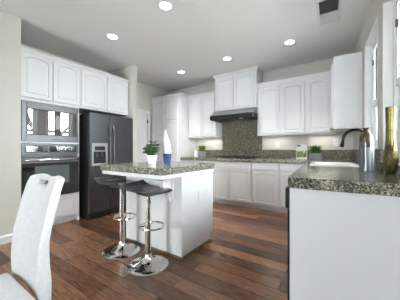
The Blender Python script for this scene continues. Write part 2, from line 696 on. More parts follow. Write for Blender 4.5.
# ---------------- oven tower (faces +X)
LX = -3.46
t = thing('oven_cabinet', 'tall white cabinet tower housing the microwave and wall oven', 'cabinet', (LX, 0.98, 0), R(90))
cwid, cdep = 0.755, 0.60
bm = NB()
s = 0.022
bx(bm, 0, s, 0, cdep, 0.1, 2.40)
bx(bm, cwid - s, cwid, 0, cdep, 0.0, 2.40)
bx(bm, 0, s, 0.065, cdep, 0.0, 0.1)
bx(bm, s, cwid - s, cdep - 0.015, cdep, 0.1, 2.40)
bx(bm, s, cwid - s, 0.02, cdep - 0.016, 1.77, 2.40)          # upper cupboard block
bx(bm, s, cwid - s, 0, 0.02, 1.757, 2.40)
bx(bm, s, cwid - s, 0, cdep - 0.016, 1.197, 1.222)           # shelf between appliances
bx(bm, s, cwid - s, 0, cdep - 0.016, 0.1, 0.44)
bx(bm, s, cwid - s, 0.065, 0.08, 0.0, 0.1)
obj('cabinet_body', bm, 'white', t)
door(t, 0.012, cwid / 2 - 0.006, 1.80, 2.385, 0.035)
door(t, cwid / 2 + 0.006, cwid - 0.012, 1.80, 2.385, 0.035)
bm = NB()
raised_panel(bm, 0.02, cwid - 0.02, 0.135, 0.425, 0, y=-0.0205, rail=0.045)
obj('drawer_front', bm, 'white', t)
crown(t, 0, cwid, 2.455, cdep)

# microwave
t = thing('microwave', 'built-in steel microwave with mirrored window above the wall oven', 'microwave', (LX, 0.98, 0), R(90))
x0, x1, z0, z1 = 0.026, cwid - 0.026, 1.2235, 1.755
bm = NB()
bx(bm, x0, x1, 0.002, 0.42, z0, z1 - 0.004)
obj('microwave_body', bm, 'blackmatte', t)
bm = NB()
fx0, fx1 = 0.024, cwid - 0.018
ax0, ax1, az0, az1 = 0.075, cwid - 0.05, 1.31, 1.665
bx(bm, fx0, ax0, -0.02, -0.0005, z0 + 0.001, z1, 0.002)
bx(bm, ax1, fx1, -0.02, -0.0005, z0 + 0.001, z1, 0.002)
bx(bm, ax0, ax1, -0.02, -0.0005, z0 + 0.001, az0, 0.002)
bx(bm, ax0, ax1, -0.02, -0.0005, az1, z1, 0.002)
obj('trim_frame', bm, 'steel', t)
mw = NB()
bx(mw, ax0 + 0.002, ax1 - 0.002, -0.016, -0.001, az0 + 0.002, az1 - 0.002)
dr = obj('microwave_door', mw, 'blackmatte', t)
bm = NB()
bx(bm, ax0 + 0.012, 0.40, -0.019, -0.0162, az0 + 0.014, az1 - 0.014, 0.001)
obj('door_window', bm, 'mirrorglass', dr)
bm = NB()
bx(bm, 0.485, ax1 - 0.010, -0.019, -0.0162, az0 + 0.014, az1 - 0.014, 0.001)
cp = obj('control_panel', bm, 'mirrorglass', t)
bm = NB()
bx(bm, 0.408, 0.478, -0.028, -0.0165, 1.40, 1.60, 0.004)
obj('handle', bm, 'steel', t)

# wall oven
t = thing('wall_oven', 'black and steel built-in wall oven below the microwave', 'oven', (LX, 0.98, 0), R(90))
bm = NB()
bx(bm, x0, x1, 0.002, 0.56, 0.445, 1.192)
obj('oven_body', bm, 'blackmatte', t)
bm = NB()
bx(bm, 0.018, cwid - 0.016, -0.022, -0.0005, 1.045, 1.194, 0.003)
cp = obj('control_panel', bm, 'steel', t)
bm = NB()
bx(bm, 0.055, cwid - 0.05, -0.0255, -0.0225, 1.072, 1.165, 0.001)
obj('display', bm, 'screen', cp)
for i in range(22):
    if i in (10, 11, 12):
        continue
    bm = NB()
    for zz in (1.092, 1.118, 1.142):
        bx(bm, 0.075 + i * 0.027, 0.075 + i * 0.027 + 0.017, -0.0272, -0.0257, zz - 0.008, zz + 0.008)
    o = obj('button', bm, 'silver', cp)
bm = NB()
bx(bm, 0.37, 0.43, -0.0272, -0.0257, 1.10, 1.135)
obj('clock', bm, 'screen', cp)
bm = NB()
bx(bm, 0.03, cwid - 0.03, -0.014, -0.0005, 1.012, 1.044)
for i in range(40):
    bx(bm, 0.04 + i * 0.0171, 0.04 + i * 0.0171 + 0.009, -0.018, -0.0142, 1.016, 1.040)
obj('vent_strip', bm, 'steel', t)
bm = NB()
bx(bm, 0.018, cwid - 0.016, -0.03, -0.0005, 0.455, 1.005, 0.005, 2)
dr = obj('oven_door', bm, 'ovenglass', t)
bm = NB()
bx(bm, 0.16, cwid - 0.16, -0.0325, -0.0305, 0.62, 0.885, 0.001)
obj('door_window', bm, 'greyglass', dr)
bm = NB()
bx(bm, 0.018, cwid - 0.016, -0.033, -0.0305, 0.925, 1.003, 0.001)
obj('door_top_band', bm, 'steel', dr)
bm = NB()
tube(bm, [(0.05, -0.032, 0.965), (0.052, -0.066, 0.968), (0.09, -0.076, 0.97), (cwid / 2, -0.08, 0.972), (cwid - 0.09, -0.076, 0.97), (cwid - 0.052, -0.066, 0.968), (cwid - 0.05, -0.032, 0.965)], 0.012)
obj('handle', bm, 'silver', dr, smooth=True)

# cabinet over the fridge
t = thing('over_fridge_cabinet', 'white two-door wall cabinet bridging above the dark fridge', 'cabinet', (LX, 1.7375, 0), R(90))
fw = 2.66 - 1.7375
carcass(t, 0, fw, 0.60, 1.775, 2.40)
door(t, 0.02, fw / 2 - 0.006, 1.805, 2.385, 0.035)
door(t, fw / 2 + 0.006, fw - 0.02, 1.805, 2.385, 0.035)
crown(t, 0, fw, 2.455, 0.60)

# ---------------- fridge
FX = -3.27
t = thing('refrigerator', 'dark steel side-by-side refrigerator with ice dispenser beside the ovens', 'refrigerator', (FX, 1.80, 0), R(90))
fwid = 0.825
bm = NB()
bx(bm, 0.004, fwid - 0.004, 0.052, 0.76, 0.02, 1.685, 0.004)
obj('fridge_body', bm, 'shaded_side', t)
bm = NB()
bx(bm, 0.02, fwid - 0.02, 0.03, 0.05, 0.015, 0.10)
for i in range(5):
    bx(bm, 0.03, fwid - 0.03, 0.024, 0.0298, 0.025 + i * 0.014, 0.032 + i * 0.014)
obj('base_grille', bm, 'blackmatte', t)
for k in range(2):
    bm = NB()
    lathe(bm, [(0.02, 0), (0.022, 0.015), (0.012, 0.0195)], 0.06 + k * (fwid - 0.12), 0.12, 16)
    obj('foot', bm, 'blackmatte', t)
split = 0.355
# freezer door with dispenser opening
dx0, dx1, dz0, dz1 = 0.05, 0.285, 0.87, 1.20
bm = NB()
bx(bm, 0, dx0, 0, 0.05, 0.11, 1.695)
bx(bm, dx1, split, 0, 0.05, 0.11, 1.695)
bx(bm, dx0, dx1, 0, 0.05, 0.11, dz0)
bx(bm, dx0, dx1, 0, 0.05, dz1, 1.695)
fd = obj('freezer_door', bm, 'darksteel', t)
bm = NB()
bx(bm, split + 0.01, fwid, 0, 0.05, 0.11, 1.695, 0.006, 2)
rd = obj('fridge_door', bm, 'darksteel', t)
bm = NB()
q = 0.016
bx(bm, dx0 - q, dx0 + 0.01, -0.01, 0.012, dz0 - q, dz1 + q, 0.003)
bx(bm, dx1 - 0.01, dx1 + q, -0.01, 0.012, dz0 - q, dz1 + q, 0.003)
bx(bm, dx0 + 0.01, dx1 - 0.01, -0.01, 0.012, dz0 - q, dz0 + 0.01, 0.003)
bx(bm, dx0 + 0.01, dx1 - 0.01, -0.01, 0.012, dz1 - 0.008, dz1 + q, 0.003)
bx(bm, dx0 + 0.01, dx1 - 0.01, -0.004, 0.012, 1.08, dz1 - 0.008, 0.002)
dp = obj('ice_dispenser', bm, 'grey', t)
bm = NB()
bx(bm, dx0 + 0.01, dx1 - 0.01, 0.045, 0.049, dz0 + 0.01, 1.08)
obj('dispenser_cavity', bm, 'blackmatte', dp)
bm = NB()
bx(bm, dx0 + 0.03, dx1 - 0.03, -0.0065, -0.0042, 1.10, 1.165)
obj('dispenser_display', bm, 'screen', dp)
for k in range(2):
    bm = NB()
    bx(bm, dx0 + 0.055 + k * 0.085, dx0 + 0.095 + k * 0.085, 0.012, 0.028, 0.99, 1.075, 0.004)
    obj('dispenser_lever', bm, 'steel', dp)
bm = NB()
bx(bm, dx0 + 0.012, dx1 - 0.012, -0.012, 0.044, dz0 + 0.011, dz0 + 0.02, 0.002)
obj('drip_tray', bm, 'silver', dp)
for xx, d_ in ((split - 0.028, fd), (split + 0.04, rd)):
    bm = NB()
    tube(bm, [(xx, 0.0, 0.36), (xx, -0.035, 0.375), (xx, -0.055, 0.43), (xx, -0.058, 0.9), (xx, -0.055, 1.42), (xx, -0.035, 1.475), (xx, 0.0, 1.49)], 0.0125)
    obj('handle', bm, 'darksteel', d_, smooth=True)

# ---------------- range wall
UY = 4.13
UZ0, UZ1 = 1.385, 2.41
t = thing('pantry_cabinet', 'tall white pantry cabinet in the corner beside the door', 'cabinet', (-4.045, 3.82, 0), 0)
pw = 0.94
carcass(t, 0, pw, 0.635, 0, UZ1 - 0.02, 0.1)
for a_, b_ in ((0.075, 0.45), (0.49, 0.865)):
    door(t, a_, b_, 1.83, 2.30, 0.045)
    door(t, a_, b_, 0.14, 1.80, 0.045)
crown(t, 0, pw, UZ1 + 0.01, 0.28, right=True)


def wall_cab(label, x0, x1, doors, zt=UZ1, zb=UZ0, y=UY, ri=False, le=False, ad=0.032, dtop=None, group='wall cabinets along the range wall'):
    t = thing('wall_cabinet', label, 'cabinet', (x0, y, 0), 0, group)
    carcass(t, 0, x1 - x0, 4.458 - y, zb, zt - 0.02)
    for a_, b_ in doors:
        door(t, a_ - x0, b_ - x0, zb + 0.03, dtop or zt - 0.095, ad)
    crown(t, 0, x1 - x0, zt, 4.458 - y, le, ri)
    return t


wall_cab('white two-door wall cabinet left of the range hood', -3.10, -2.35, [(-3.05, -2.725), (-2.69, -2.37)])
wall_cab('white two-door wall cabinet reaching the ceiling above the range hood', -2.345, -1.405, [(-2.31, -1.885), (-1.865, -1.44)], zt=CEIL - 0.002, zb=1.955, y=4.09, le=True, ri=True, dtop=2.63, ad=0.01)
wall_cab('white one-door wall cabinet right beside the range hood', -1.40, -0.955, [(-1.36, -0.98)])
wall_cab('white one-door wall cabinet between two others right of hood', -0.954, -0.533, [(-0.925, -0.555)])
wall_cab('white one-door wall cabinet in the right-hand corner of the range wall', -0.532, -0.095, [(-0.51, -0.135)])

# right-wall upper cabinet (faces -X): only its end panel shows
t = thing('wall_cabinet', 'taller-looking white wall cabinet on the window wall, its blank end facing the room', 'cabinet', (*W(0.315, 2.78), 0), RB - R(90))
cl = 2.78 - 2.15
carcass(t, 0, cl, WU - 0.315 - 0.002, 1.40, 2.415)
door(t, 0.03, cl - 0.02, 1.42, 2.33, 0.045)
bm = NB()
bx(bm, cl, cl + 0.006, 0.0, WU - 0.318, 1.40, 2.415)
obj('end_panel', bm, 'white', t)

# range hood
bm = NB()
hx0, hx1 = -2.345, -1.405
prism(bm, [(4.43, 1.95), (4.09, 1.95), (3.89, 1.835), (3.89, 1.825), (4.43, 1.825)], 'x', hx0, hx1)
t = thing('range_hood', 'steel and black under-cabinet range hood above the cooktop', 'range hood', (0, 0, 0), 0)
obj('hood_canopy', bm, 'hoodsteel', t)
bm = NB()
bx(bm, hx0, hx1, 3.88, 3.905, 1.735, 1.8245, 0.003)
bx(bm, hx0, hx0 + 0.02, 3.9055, 4.43, 1.735, 1.8245)
bx(bm, hx1 - 0.02, hx1, 3.9055, 4.43, 1.735, 1.8245)
obj('hood_lip', bm, 'black', t)
bm = NB()
bx(bm, hx0 + 0.021, hx1 - 0.021, 3.906, 4.43, 1.742, 1.76)
obj('hood_underside', bm, 'blackmatte', t)
for k in range(2):
    bm = NB()
    a_ = hx0 + 0.23 + k * 0.25
    bx(bm, a_, a_ + 0.24, 4.0, 4.38, 1.7375, 1.7415)
    for i in range(11):
        bx(bm, a_ + 0.005 + i * 0.02, a_ + 0.011 + i * 0.02, 4.0, 4.38, 1.7345, 1.7372)
    obj('grease_filter', bm, 'silver', t)
bm = NB()
bx(bm, hx1 - 0.3, hx1 - 0.22, 3.93, 3.99, 1.728, 1.7415, 0.003)
obj('hood_lamp', bm, 'plastic', t)

# base cabinets on the range wall
BY = 3.86
bd = 4.458 - BY


def base_cab(label, x0, x1, cells):
    t = thing('base_cabinet', label, 'cabinet', (x0, BY, 0), 0, 'base cabinets along the range wall')
    carcass(t, 0, x1 - x0, bd, 0, 0.875, 0.085, 0.06)
    for kind, a_, b_ in cells:
        if kind == 'dr':
            drawer(t, a_ - x0, b_ - x0, 0.748, 0.862)
        else:
            door(t, a_ - x0, b_ - x0, 0.115, 0.725, 0.032)
    return t


base_cab('white base cabinet beside the pantry under the back worktop', -3.10, -2.365, [('dr', -3.06, -2.74), ('dr', -2.70, -2.39), ('do', -3.06, -2.74), ('do', -2.70, -2.39)])
base_cab('white two-door base cabinet directly under the cooktop', -2.364, -1.418, [('dr', -2.34, -1.44), ('do', -2.34, -1.90), ('do', -1.88, -1.44)])
base_cab('white base cabinet with one drawer and one door right of the cooktop cabinet', -1.417, -0.918, [('dr', -1.395, -0.94), ('do', -1.395, -0.94)])
base_cab('white base cabinet in the corner behind the peninsula', -0.917, -0.43, [('dr', -0.895, -0.455), ('do', -0.895, -0.455)])

# ---------------- right-hand run (local u,v)
ZT, ZB = 0.94, 0.876
t = thing('sink_base_cabinet', 'long white base cabinet under the sink on the window side', 'cabinet', ORI, RB)
bm = NB()
bx(bm, 0.045, WU - 0.003, 0.66, 2.44, 0.085, 0.72)
bx(bm, 0.045, 0.06, 0.66, 2.44, 0.72, 0.874)
bx(bm, WU - 0.02, WU - 0.003, 0.66, 2.44, 0.72, 0.874)
bx(bm, 0.06, WU - 0.02, 0.66, 0.68, 0.72, 0.874)
bx(bm, 0.11, WU - 0.003, 0.66, 2.44, 0.0, 0.085)
obj('cabinet_body', bm, 'white', t)
for a_, b_ in ((0.68, 1.14), (1.16, 1.60), (1.62, 2.06)):
    bm = NB()
    raised_panel(bm, 0, b_ - a_, 0.115, 0.725, 0.032, y=0)
    o = obj('cabinet_door', bm, 'white', t)
    o.location = (0.0245, b_, 0)
    o.rotation_euler = (0, 0, R(-90))
    bm = NB()
    bx(bm, 0.0245, 0.0445, a_, b_, 0.745, 0.86, 0.006, 2)
    obj('drawer_front', bm, 'white', t)

t = thing('dishwasher', 'black-fronted dishwasher at the end of the peninsula', 'dishwasher', ORI, RB)
bm = NB()
bx(bm, 0.05, WU - 0.03, 0.052, 0.652, 0.05, 0.86)
obj('dishwasher_body', bm, 'grey', t)
bm = NB()
bx(bm, -0.015, 0.049, 0.05, 0.654, 0.10, 0.735, 0.004)
obj('dishwasher_door', bm, 'black', t)
bm = NB()
bx(bm, -0.028, 0.049, 0.05, 0.654, 0.738, 0.868, 0.006, 2)
obj('control_panel', bm, 'black', t)
bm = NB()
bx(bm, 0.09, 0.12, 0.05, 0.654, 0.0, 0.095)
obj('kick_plate', bm, 'blackmatte', t)
bm = NB()
tube(bm, [(-0.0, 0.12, 0.70), (-0.035, 0.13, 0.70), (-0.035, 0.57, 0.70), (-0.0, 0.58, 0.70)], 0.009)
bm.free()

bm = NB()
bx(bm, 0.002, WU - 0.002, 0.02, 0.046, 0, 0.875, 0.001)
o = obj('peninsula_end_panel', bm, 'white', None, loc=ORI, rz=RB)
tag(o, 'plain white end panel of the peninsula facing the camera', 'panel')

# L-shaped granite worktop
bm = NB()


def quadprism(pts):
    prism(bm, pts, 'z', ZB, ZT)


sk = (0.075, 0.50, 1.22, 1.86)   # sink cut-out u0,u1,v0,v1
for (ua, ub, va, vb) in ((-0.006, WU - 0.001, 0, sk[2]), (-0.006, sk[0], sk[2], sk[3]), (sk[1], WU - 0.001, sk[2], sk[3])):
    quadprism([W(ua, va), W(ub, va), W(ub, vb), W(ua, vb)])
BF = 3.82


def v_at(u, Y):
    return (Y - P0[1] - math.sin(RB) * u) / math.cos(RB)


quadprism([W(-0.006, sk[3]), W(WU - 0.001, sk[3]), W(WU - 0.001, v_at(WU, BF)), W(-0.006, v_at(-0.006, BF))])
quadprism([(-3.102, BF), W(-0.006, v_at(-0.006, BF)), W(WU - 0.001, v_at(WU, BF)), W(WU - 0.001, v_at(WU, 4.458)), (-3.102, 4.458)])
bmesh.ops.remove_doubles(bm, verts=bm.verts, dist=0.0005)
o = obj('worktop', bm, 'granite')
tag(o, 'speckled granite L-shaped worktop on the back and window-side cabinets', 'worktop')

# backsplash pieces
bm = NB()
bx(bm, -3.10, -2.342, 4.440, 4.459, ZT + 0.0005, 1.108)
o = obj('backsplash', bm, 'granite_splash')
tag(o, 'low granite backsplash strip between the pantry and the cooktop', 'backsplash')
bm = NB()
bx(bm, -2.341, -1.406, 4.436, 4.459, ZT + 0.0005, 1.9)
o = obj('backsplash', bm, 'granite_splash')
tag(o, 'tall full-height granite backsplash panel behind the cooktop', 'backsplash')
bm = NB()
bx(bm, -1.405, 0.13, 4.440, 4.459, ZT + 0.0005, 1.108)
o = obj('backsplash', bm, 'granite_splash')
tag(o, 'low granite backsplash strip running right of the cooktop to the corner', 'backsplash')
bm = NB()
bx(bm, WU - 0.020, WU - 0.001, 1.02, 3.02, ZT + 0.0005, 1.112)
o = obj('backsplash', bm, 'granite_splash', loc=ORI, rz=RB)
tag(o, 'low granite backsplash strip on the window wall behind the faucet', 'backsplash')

# sink
t = thing('sink', 'white enamel sink set into the worktop below the faucet', 'sink', ORI, RB)
bm = NB()
a0, a1, b0, b1 = sk[0] + 0.004, sk[1] - 0.004, sk[2] + 0.004, sk[3] - 0.004
rim = 0.022


def rloop(i, z, rr_=0.0):
    return [bm.verts.new(p) for p in ((a0 + i, b0 + i, z), (a1 - i, b0 + i, z), (a1 - i, b1 - i, z), (a0 + i, b1 - i, z))]


L = [rloop(-rim, ZT + 0.0005), rloop(-rim + 0.003, ZT + 0.007), rloop(0.006, ZT + 0.007), rloop(0.012, ZT + 0.0), rloop(0.025, 0.78), rloop(0.05, 0.765)]
for A, B in zip(L[:-1], L[1:]):
    for i in range(4):
        j = (i + 1) % 4
        bm.faces.new((A[i], A[j], B[j], B[i]))
bm.faces.new(L[-1])
bm2 = NB()
obj('basin', bm, 'sink', t)
lathe(bm2, [(0.04, 0.7655), (0.04, 0.768), (0.03, 0.768), (0.02, 0.766)], (a0 + a1) / 2, (b0 + b1) / 2, 24)
obj('drain', bm2, 'chrome', t)

# faucet
t = thing('faucet', 'dark bronze gooseneck faucet standing behind the sink', 'faucet', (*W(0.575, 1.35), ZT + 0.0005), RB)
bm = NB()
lathe(bm, [(0.032, 0.0), (0.032, 0.008), (0.024, 0.02), (0.021, 0.10), (0.018, 0.12)], seg=24)
obj('faucet_base', bm, 'bronze', t, smooth=True)
bm = NB()
pts = [(0, 0, 0.11), (0, 0, 0.20), (0, 0, 0.275)]
for k in range(1, 17):
    a = PI * 0.93 * k / 16
    pts.append((-0.102 + 0.102 * math.cos(a), 0, 0.275 + 0.102 * math.sin(a)))
pts.append((-0.209, 0, 0.245))
tube(bm, pts, 0.0135, 14)
obj('spout', bm, 'bronze', t, smooth=True)
bm = NB()
tube(bm, [(-0.208, 0, 0.25), (-0.218, 0, 0.195)], [0.016, 0.021], 16)
obj('spray_head', bm, 'bronze', t, smooth=True)
bm = NB()
tube(bm, [(0, -0.02, 0.07), (0, -0.05, 0.085), (0.0, -0.10, 0.12)], [0.009, 0.008, 0.006], 10)
obj('handle', bm, 'bronze', t, smooth=True)

t = thing('side_sprayer', 'small dark bronze side sprayer on the worktop right of the bottle', 'sprayer', (*W(0.55, 1.06), ZT + 0.0005), RB)
bm = NB()
lathe(bm, [(0.024, 0), (0.024, 0.006), (0.014, 0.014), (0.012, 0.03)], seg=20)
obj('sprayer_base', bm, 'bronze', t, smooth=True)
bm = NB()
lathe(bm, [(0.010, 0.031), (0.013, 0.05), (0.012, 0.075), (0.015, 0.085), (0.012, 0.095)], seg=20)
obj('sprayer_head', bm, 'bronze', t, smooth=True)

# cooktop
t = thing('cooktop', 'low black gas cooktop set in the worktop under the hood', 'cooktop', (-1.875, 4.13, ZT + 0.0005), 0)
bm = NB()
bx(bm, -0.40, 0.40, -0.24, 0.24, 0, 0.008, 0.003)
obj('cooktop_plate', bm, 'black', t)
for k, (cx, cy, rr_) in enumerate(((-0.26, -0.11, 0.04), (-0.26, 0.12, 0.035), (0.0, 0.02, 0.05), (0.26, -0.11, 0.035), (0.26, 0.12, 0.04))):
    bm = NB()
    lathe(bm, [(rr_, 0.0085), (rr_, 0.016), (rr_ * 0.8, 0.02)], cx, cy, 20)
    obj('burner', bm, 'blackmatte', t)
for k, cx in enumerate((-0.26, 0.0, 0.26)):
    bm = NB()
    for xx in (-0.115, 0.0, 0.115):
        bx(bm, cx + xx - 0.005, cx + xx + 0.005, -0.21, 0.21, 0.026, 0.037)
    for yy in (-0.205, -0.07, 0.07, 0.205):
        bx(bm, cx - 0.115, cx + 0.115, yy - 0.005, yy + 0.005, 0.026, 0.037)
    for xx in (-0.115, 0.115):
        for yy in (-0.205, 0.205):
            bx(bm, cx + xx - 0.006, cx + xx + 0.006, yy - 0.006, yy + 0.006, 0.0085, 0.026)
    obj('pan_grate', bm, 'blackmatte', t)
for k in range(5):
    bm = NB()
    lathe(bm, [(0.017, 0.0085), (0.015, 0.03)], -0.16 + k * 0.08, -0.225, 16)
    obj('knob', bm, 'black', t)

# ---------------- island
t = thing('kitchen_island', 'white kitchen island with granite top in the middle of the floor', 'island', (0, 0, 0), 0)
bm = NB()
bx(bm, -2.23, -1.35, 1.685, 2.305, 0.0, 0.875)
bm.free()
bm = NB()
prism(bm, [(1.685, 0.0), (2.245, 0.0), (2.245, 0.095), (2.305, 0.095), (2.305, 0.874), (1.685, 0.874)], 'x', -2.23, -1.35)
obj('island_body', bm, 'white', t)
bm = NB()
bx(bm, -2.29, -1.325, 1.382, 2.33, ZB, ZT, 0.004)
obj('island_top', bm, 'granite', t)
bm = NB()
bx(bm, -2.275, -1.340, 1.395, 1.6845, 0.836, 0.8755, 0.003)
bx(bm, -1.3495, -1.340, 1.685, 2.31, 0.836, 0.8755, 0.002)
bx(bm, -2.24, -2.2305, 1.685, 2.31, 0.836, 0.8755, 0.002)
obj('sub_top_trim', bm, 'white', t)
bm = NB()
prism(bm, [(1.684, 0.57), (1.665, 0.57), (1.655, 0.60), (1.655, 0.66), (1.62, 0.69), (1.575, 0.715), (1.55, 0.75), (1.54, 0.80), (1.50, 0.812), (1.47, 0.8355), (1.684, 0.8355)], 'x', -1.53, -1.475)
bx(bm, -1.555, -1.45, 1.672, 1.6845, 0.56, 0.8355, 0.003)
obj('corbel', bm, 'white', t)
bm = NB()
q = 0.014
prism(bm, [(-1.35, 1.685), (-1.35, 2.245), (-1.35 + q, 2.245), (-1.35 + q, 1.685 - q), (-2.23 - q, 1.685 - q), (-2.23 - q, 2.245), (-2.23, 2.245), (-2.23, 1.685)], 'z', 0, 0.022)
obj('shoe_moulding', bm, 'shoe', t)
for k in range(2):
    bm = NB()
    raised_panel(bm, 0, 0.415, 0.115, 0.86, 0.045, y=0)
    o = obj('cabinet_door', bm, 'white', t)
    o.location = (-1.37 - k * 0.425, 2.3255, 0)
    o.rotation_euler = (0, 0, PI)


def plate(name, label, loc, rz, kind, sockets=True):
    t = thing(name, label, kind, loc, rz)
    bm = NB()
    bx(bm, -0.037, 0.037, -0.006, -0.0005, -0.06, 0.06, 0.002)
    obj('cover_plate', bm, 'plastic', t)
    bm = NB()
    for s_ in (-1, 1):
        bx(bm, -0.017, 0.017, -0.0085, -0.0062, s_ * 0.026 - 0.016, s_ * 0.026 + 0.016, 0.002)
    so = obj('socket', bm, 'vent_grey' if sockets else 'plastic', t)
    return t


plate('wall_outlet', 'white outlet plate on the end of the island', (-1.3500, 2.017, 0.585), R(90), 'outlet', False)
plate('wall_outlet', 'white outlet plate on the wall right of the granite panel', (-1.095, 4.46, 1.21), 0, 'outlet')
plate('wall_outlet', 'white outlet plate on the wall near the window corner', (-0.10, 4.46, 1.235), 0, 'outlet')

# ---------------- bar stools


def make_stool(label, loc, rz):
    t = thing('bar_stool', label, 'stool', loc, rz, 'bar stools at the island')
    bm = NB()
    lathe(bm, [(0.195, 0.0), (0.197, 0.006), (0.190, 0.012), (0.14, 0.022), (0.09, 0.036), (0.055, 0.055), (0.035, 0.08), (0.028, 0.11)], seg=56)
    obj('stool_base', bm, 'chrome', t, smooth=True)
    bm = NB()
    lathe(bm, [(0.027, 0.105), (0.027, 0.40), (0.022, 0.405), (0.022, 0.678)], seg=28)
    obj('pole', bm, 'chrome', t, smooth=True)
    # foot ring: D-shaped loop
    bm = NB()
    pts = []
    for k in range(28):
        a = 2 * PI * k / 28
        pts.append((0.055 + 0.115 * math.cos(a), 0.115 * math.sin(a), 0.385))
    tube(bm, pts, 0.009, 10, closed=True)
    tube(bm, [(0.0, 0.027, 0.385), (-0.005, 0.1, 0.385)], 0.008, 8)
    tube(bm, [(0.0, -0.027, 0.385), (-0.005, -0.1, 0.385)], 0.008, 8)
    obj('foot_ring', bm, 'chrome', t, smooth=True)
    # seat: swept shell, low back lip on -x
    bm = NB()
    prof = [(-0.268, 0.050), (-0.245, 0.034), (-0.205, 0.015), (-0.15, 0.004), (-0.08, 0.0), (0.0, -0.002), (0.06, 0.0), (0.11, 0.002), (0.15, -0.003), (0.178, -0.014)]
    NS = 9
    th = 0.017
    top, bot = [], []
    for i, (x, z) in enumerate(prof):
        f = i / (len(prof) - 1)
        hw = 0.165 - 0.012 * abs(2 * f - 1) ** 3
        a, b_ = [], []
        for k in range(NS):
            s_ = -1 + 2 * k / (NS - 1)
            zz = z + 0.010 * abs(s_) ** 2.2 * (1 - f * 0.6)
            a.append(bm.verts.new((x, hw * s_, 0.722 + zz)))
            edge = 0.45 if k in (0, NS - 1) or i in (0, len(prof) - 1) else 1
            b_.append(bm.verts.new((x * 0.985, hw * s_ * 0.985, 0.722 + zz - th * edge)))
        top.append(a)
        bot.append(b_)
    for i in range(len(prof) - 1):
        for k in range(NS - 1):
            bm.faces.new((top[i][k], top[i + 1][k], top[i + 1][k + 1], top[i][k + 1]))
            bm.faces.new((bot[i][k], bot[i][k + 1], bot[i + 1][k + 1], bot[i + 1][k]))
    for i in range(len(prof) - 1):
        bm.faces.new((top[i][0], bot[i][0], bot[i + 1][0], top[i + 1][0]))
        bm.faces.new((top[i][-1], top[i + 1][-1], bot[i + 1][-1], bot[i][-1]))
    for k in range(NS - 1):
        bm.faces.new((top[0][k], top[0][k + 1], bot[0][k + 1], bot[0][k]))
        bm.faces.new((top[-1][k], bot[-1][k], bot[-1][k + 1], top[-1][k + 1]))
    obj('seat', bm, 'leather_d', t, smooth=True, split=60)
    bm = NB()
    bx(bm, -0.08, 0.08, -0.08, 0.08, 0.679, 0.702, 0.003)
    obj('seat_bracket', bm, 'blackmatte', t)
    bm = NB()
    tube(bm, [(0.03, -0.03, 0.69), (0.08, -0.06, 0.68), (0.135, -0.085, 0.625)], 0.006, 8)
    lv = obj('height_lever', bm, 'chrome', t, smooth=True)
    return t


st = make_stool('chrome and charcoal bar stool, the nearer one with its pole further right', (-1.56, 1.43, 0), R(-3))
st2 = dup(st, (-2.015, 1.465, 0), R(2), 'chrome and charcoal bar stool, the further one nearer to the fridge', 'bar stools at the island')

for ch in st2.children:            # this one is wound up a little higher
    k_ = ch.name.split('.')[0]
    if k_ in ('seat', 'seat_bracket', 'height_lever'):
        ch.location = (0, 0, 0.022)
    elif k_ == 'pole':
        ch.scale = (1, 1, 1.032)

# ---------------- white dining chair
t = thing('dining_chair', 'white leather high-back dining chair in the left foreground', 'chair', (0, 0, 0), 0)
bm = NB()
front = [(0.384, 0.44), (0.381, 0.50), (0.379, 0.56), (0.381, 0.623), (0.388, 0.687), (0.401, 0.75), (0.422, 0.85), (0.441, 0.92), (0.458, 0.972)]
back = [(0.436, 0.40), (0.437, 0.50), (0.431, 0.57), (0.428, 0.63), (0.429, 0.69), (0.439, 0.745), (0.464, 0.85), (0.482, 0.925), (0.496, 0.976)]
XL, XR = -1.47, -1.115
NX = 13


def chair_grid(curve, bow, sgn):
    g_ = []
    for i, (y, z) in enumerate(curve):
        row = []
        f = i / (len(curve) - 1)
        xl = XL + 0.025 * f
        xr = XR - 0.0 * f
        for k in range(NX):
            s_ = -1 + 2 * k / (NX - 1)
            dz = 0.0
            if i == len(curve) - 1:
                dz = -0.012 * abs(s_) ** 6 - 0.012 * math.exp(-(s_ / 0.30) ** 4)
            row.append(bm.verts.new(((xl + xr) / 2 + (xr - xl) / 2 * s_, y + bow * (1 - s_ * s_), z + dz)))
        g_.append(row)
    return g_


A = chair_grid(front, 0.014, -1)
B = chair_grid(back, 0.012, 1)
hole_i = (6, 7)
hole_k = (5, 6)
NR = len(front)
for G, flip in ((A, False), (B, True)):
    for i in range(NR - 1):
        for k in range(NX - 1):
            if i == 7 and k in (4, 5, 6, 7):
                continue
            bm.faces.new((G[i][k], G[i][k + 1], G[i + 1][k + 1], G[i + 1][k]))
# cut-out handle walls
for k in (4, 5, 6, 7):
    bm.faces.new((A[7][k], B[7][k], B[7][k + 1], A[7][k + 1]))
    bm.faces.new((A[8][k], B[8][k], B[8][k + 1], A[8][k + 1]))
bm.faces.new((A[7][4], A[8][4], B[8][4], B[7][4]))
bm.faces.new((A[7][8], A[8][8], B[8][8], B[7][8]))
for i in range(NR - 1):
    bm.faces.new((A[i][0], A[i + 1][0], B[i + 1][0], B[i][0]))
    bm.faces.new((A[i][-1], A[i + 1][-1], B[i + 1][-1], B[i][-1]))
for k in range(NX - 1):
    if k not in (4, 5, 6, 7):
        bm.faces.new((A[-1][k], A[-1][k + 1], B[-1][k + 1], B[-1][k]))
    bm.faces.new((A[0][k], A[0][k + 1], B[0][k + 1], B[0][k]))
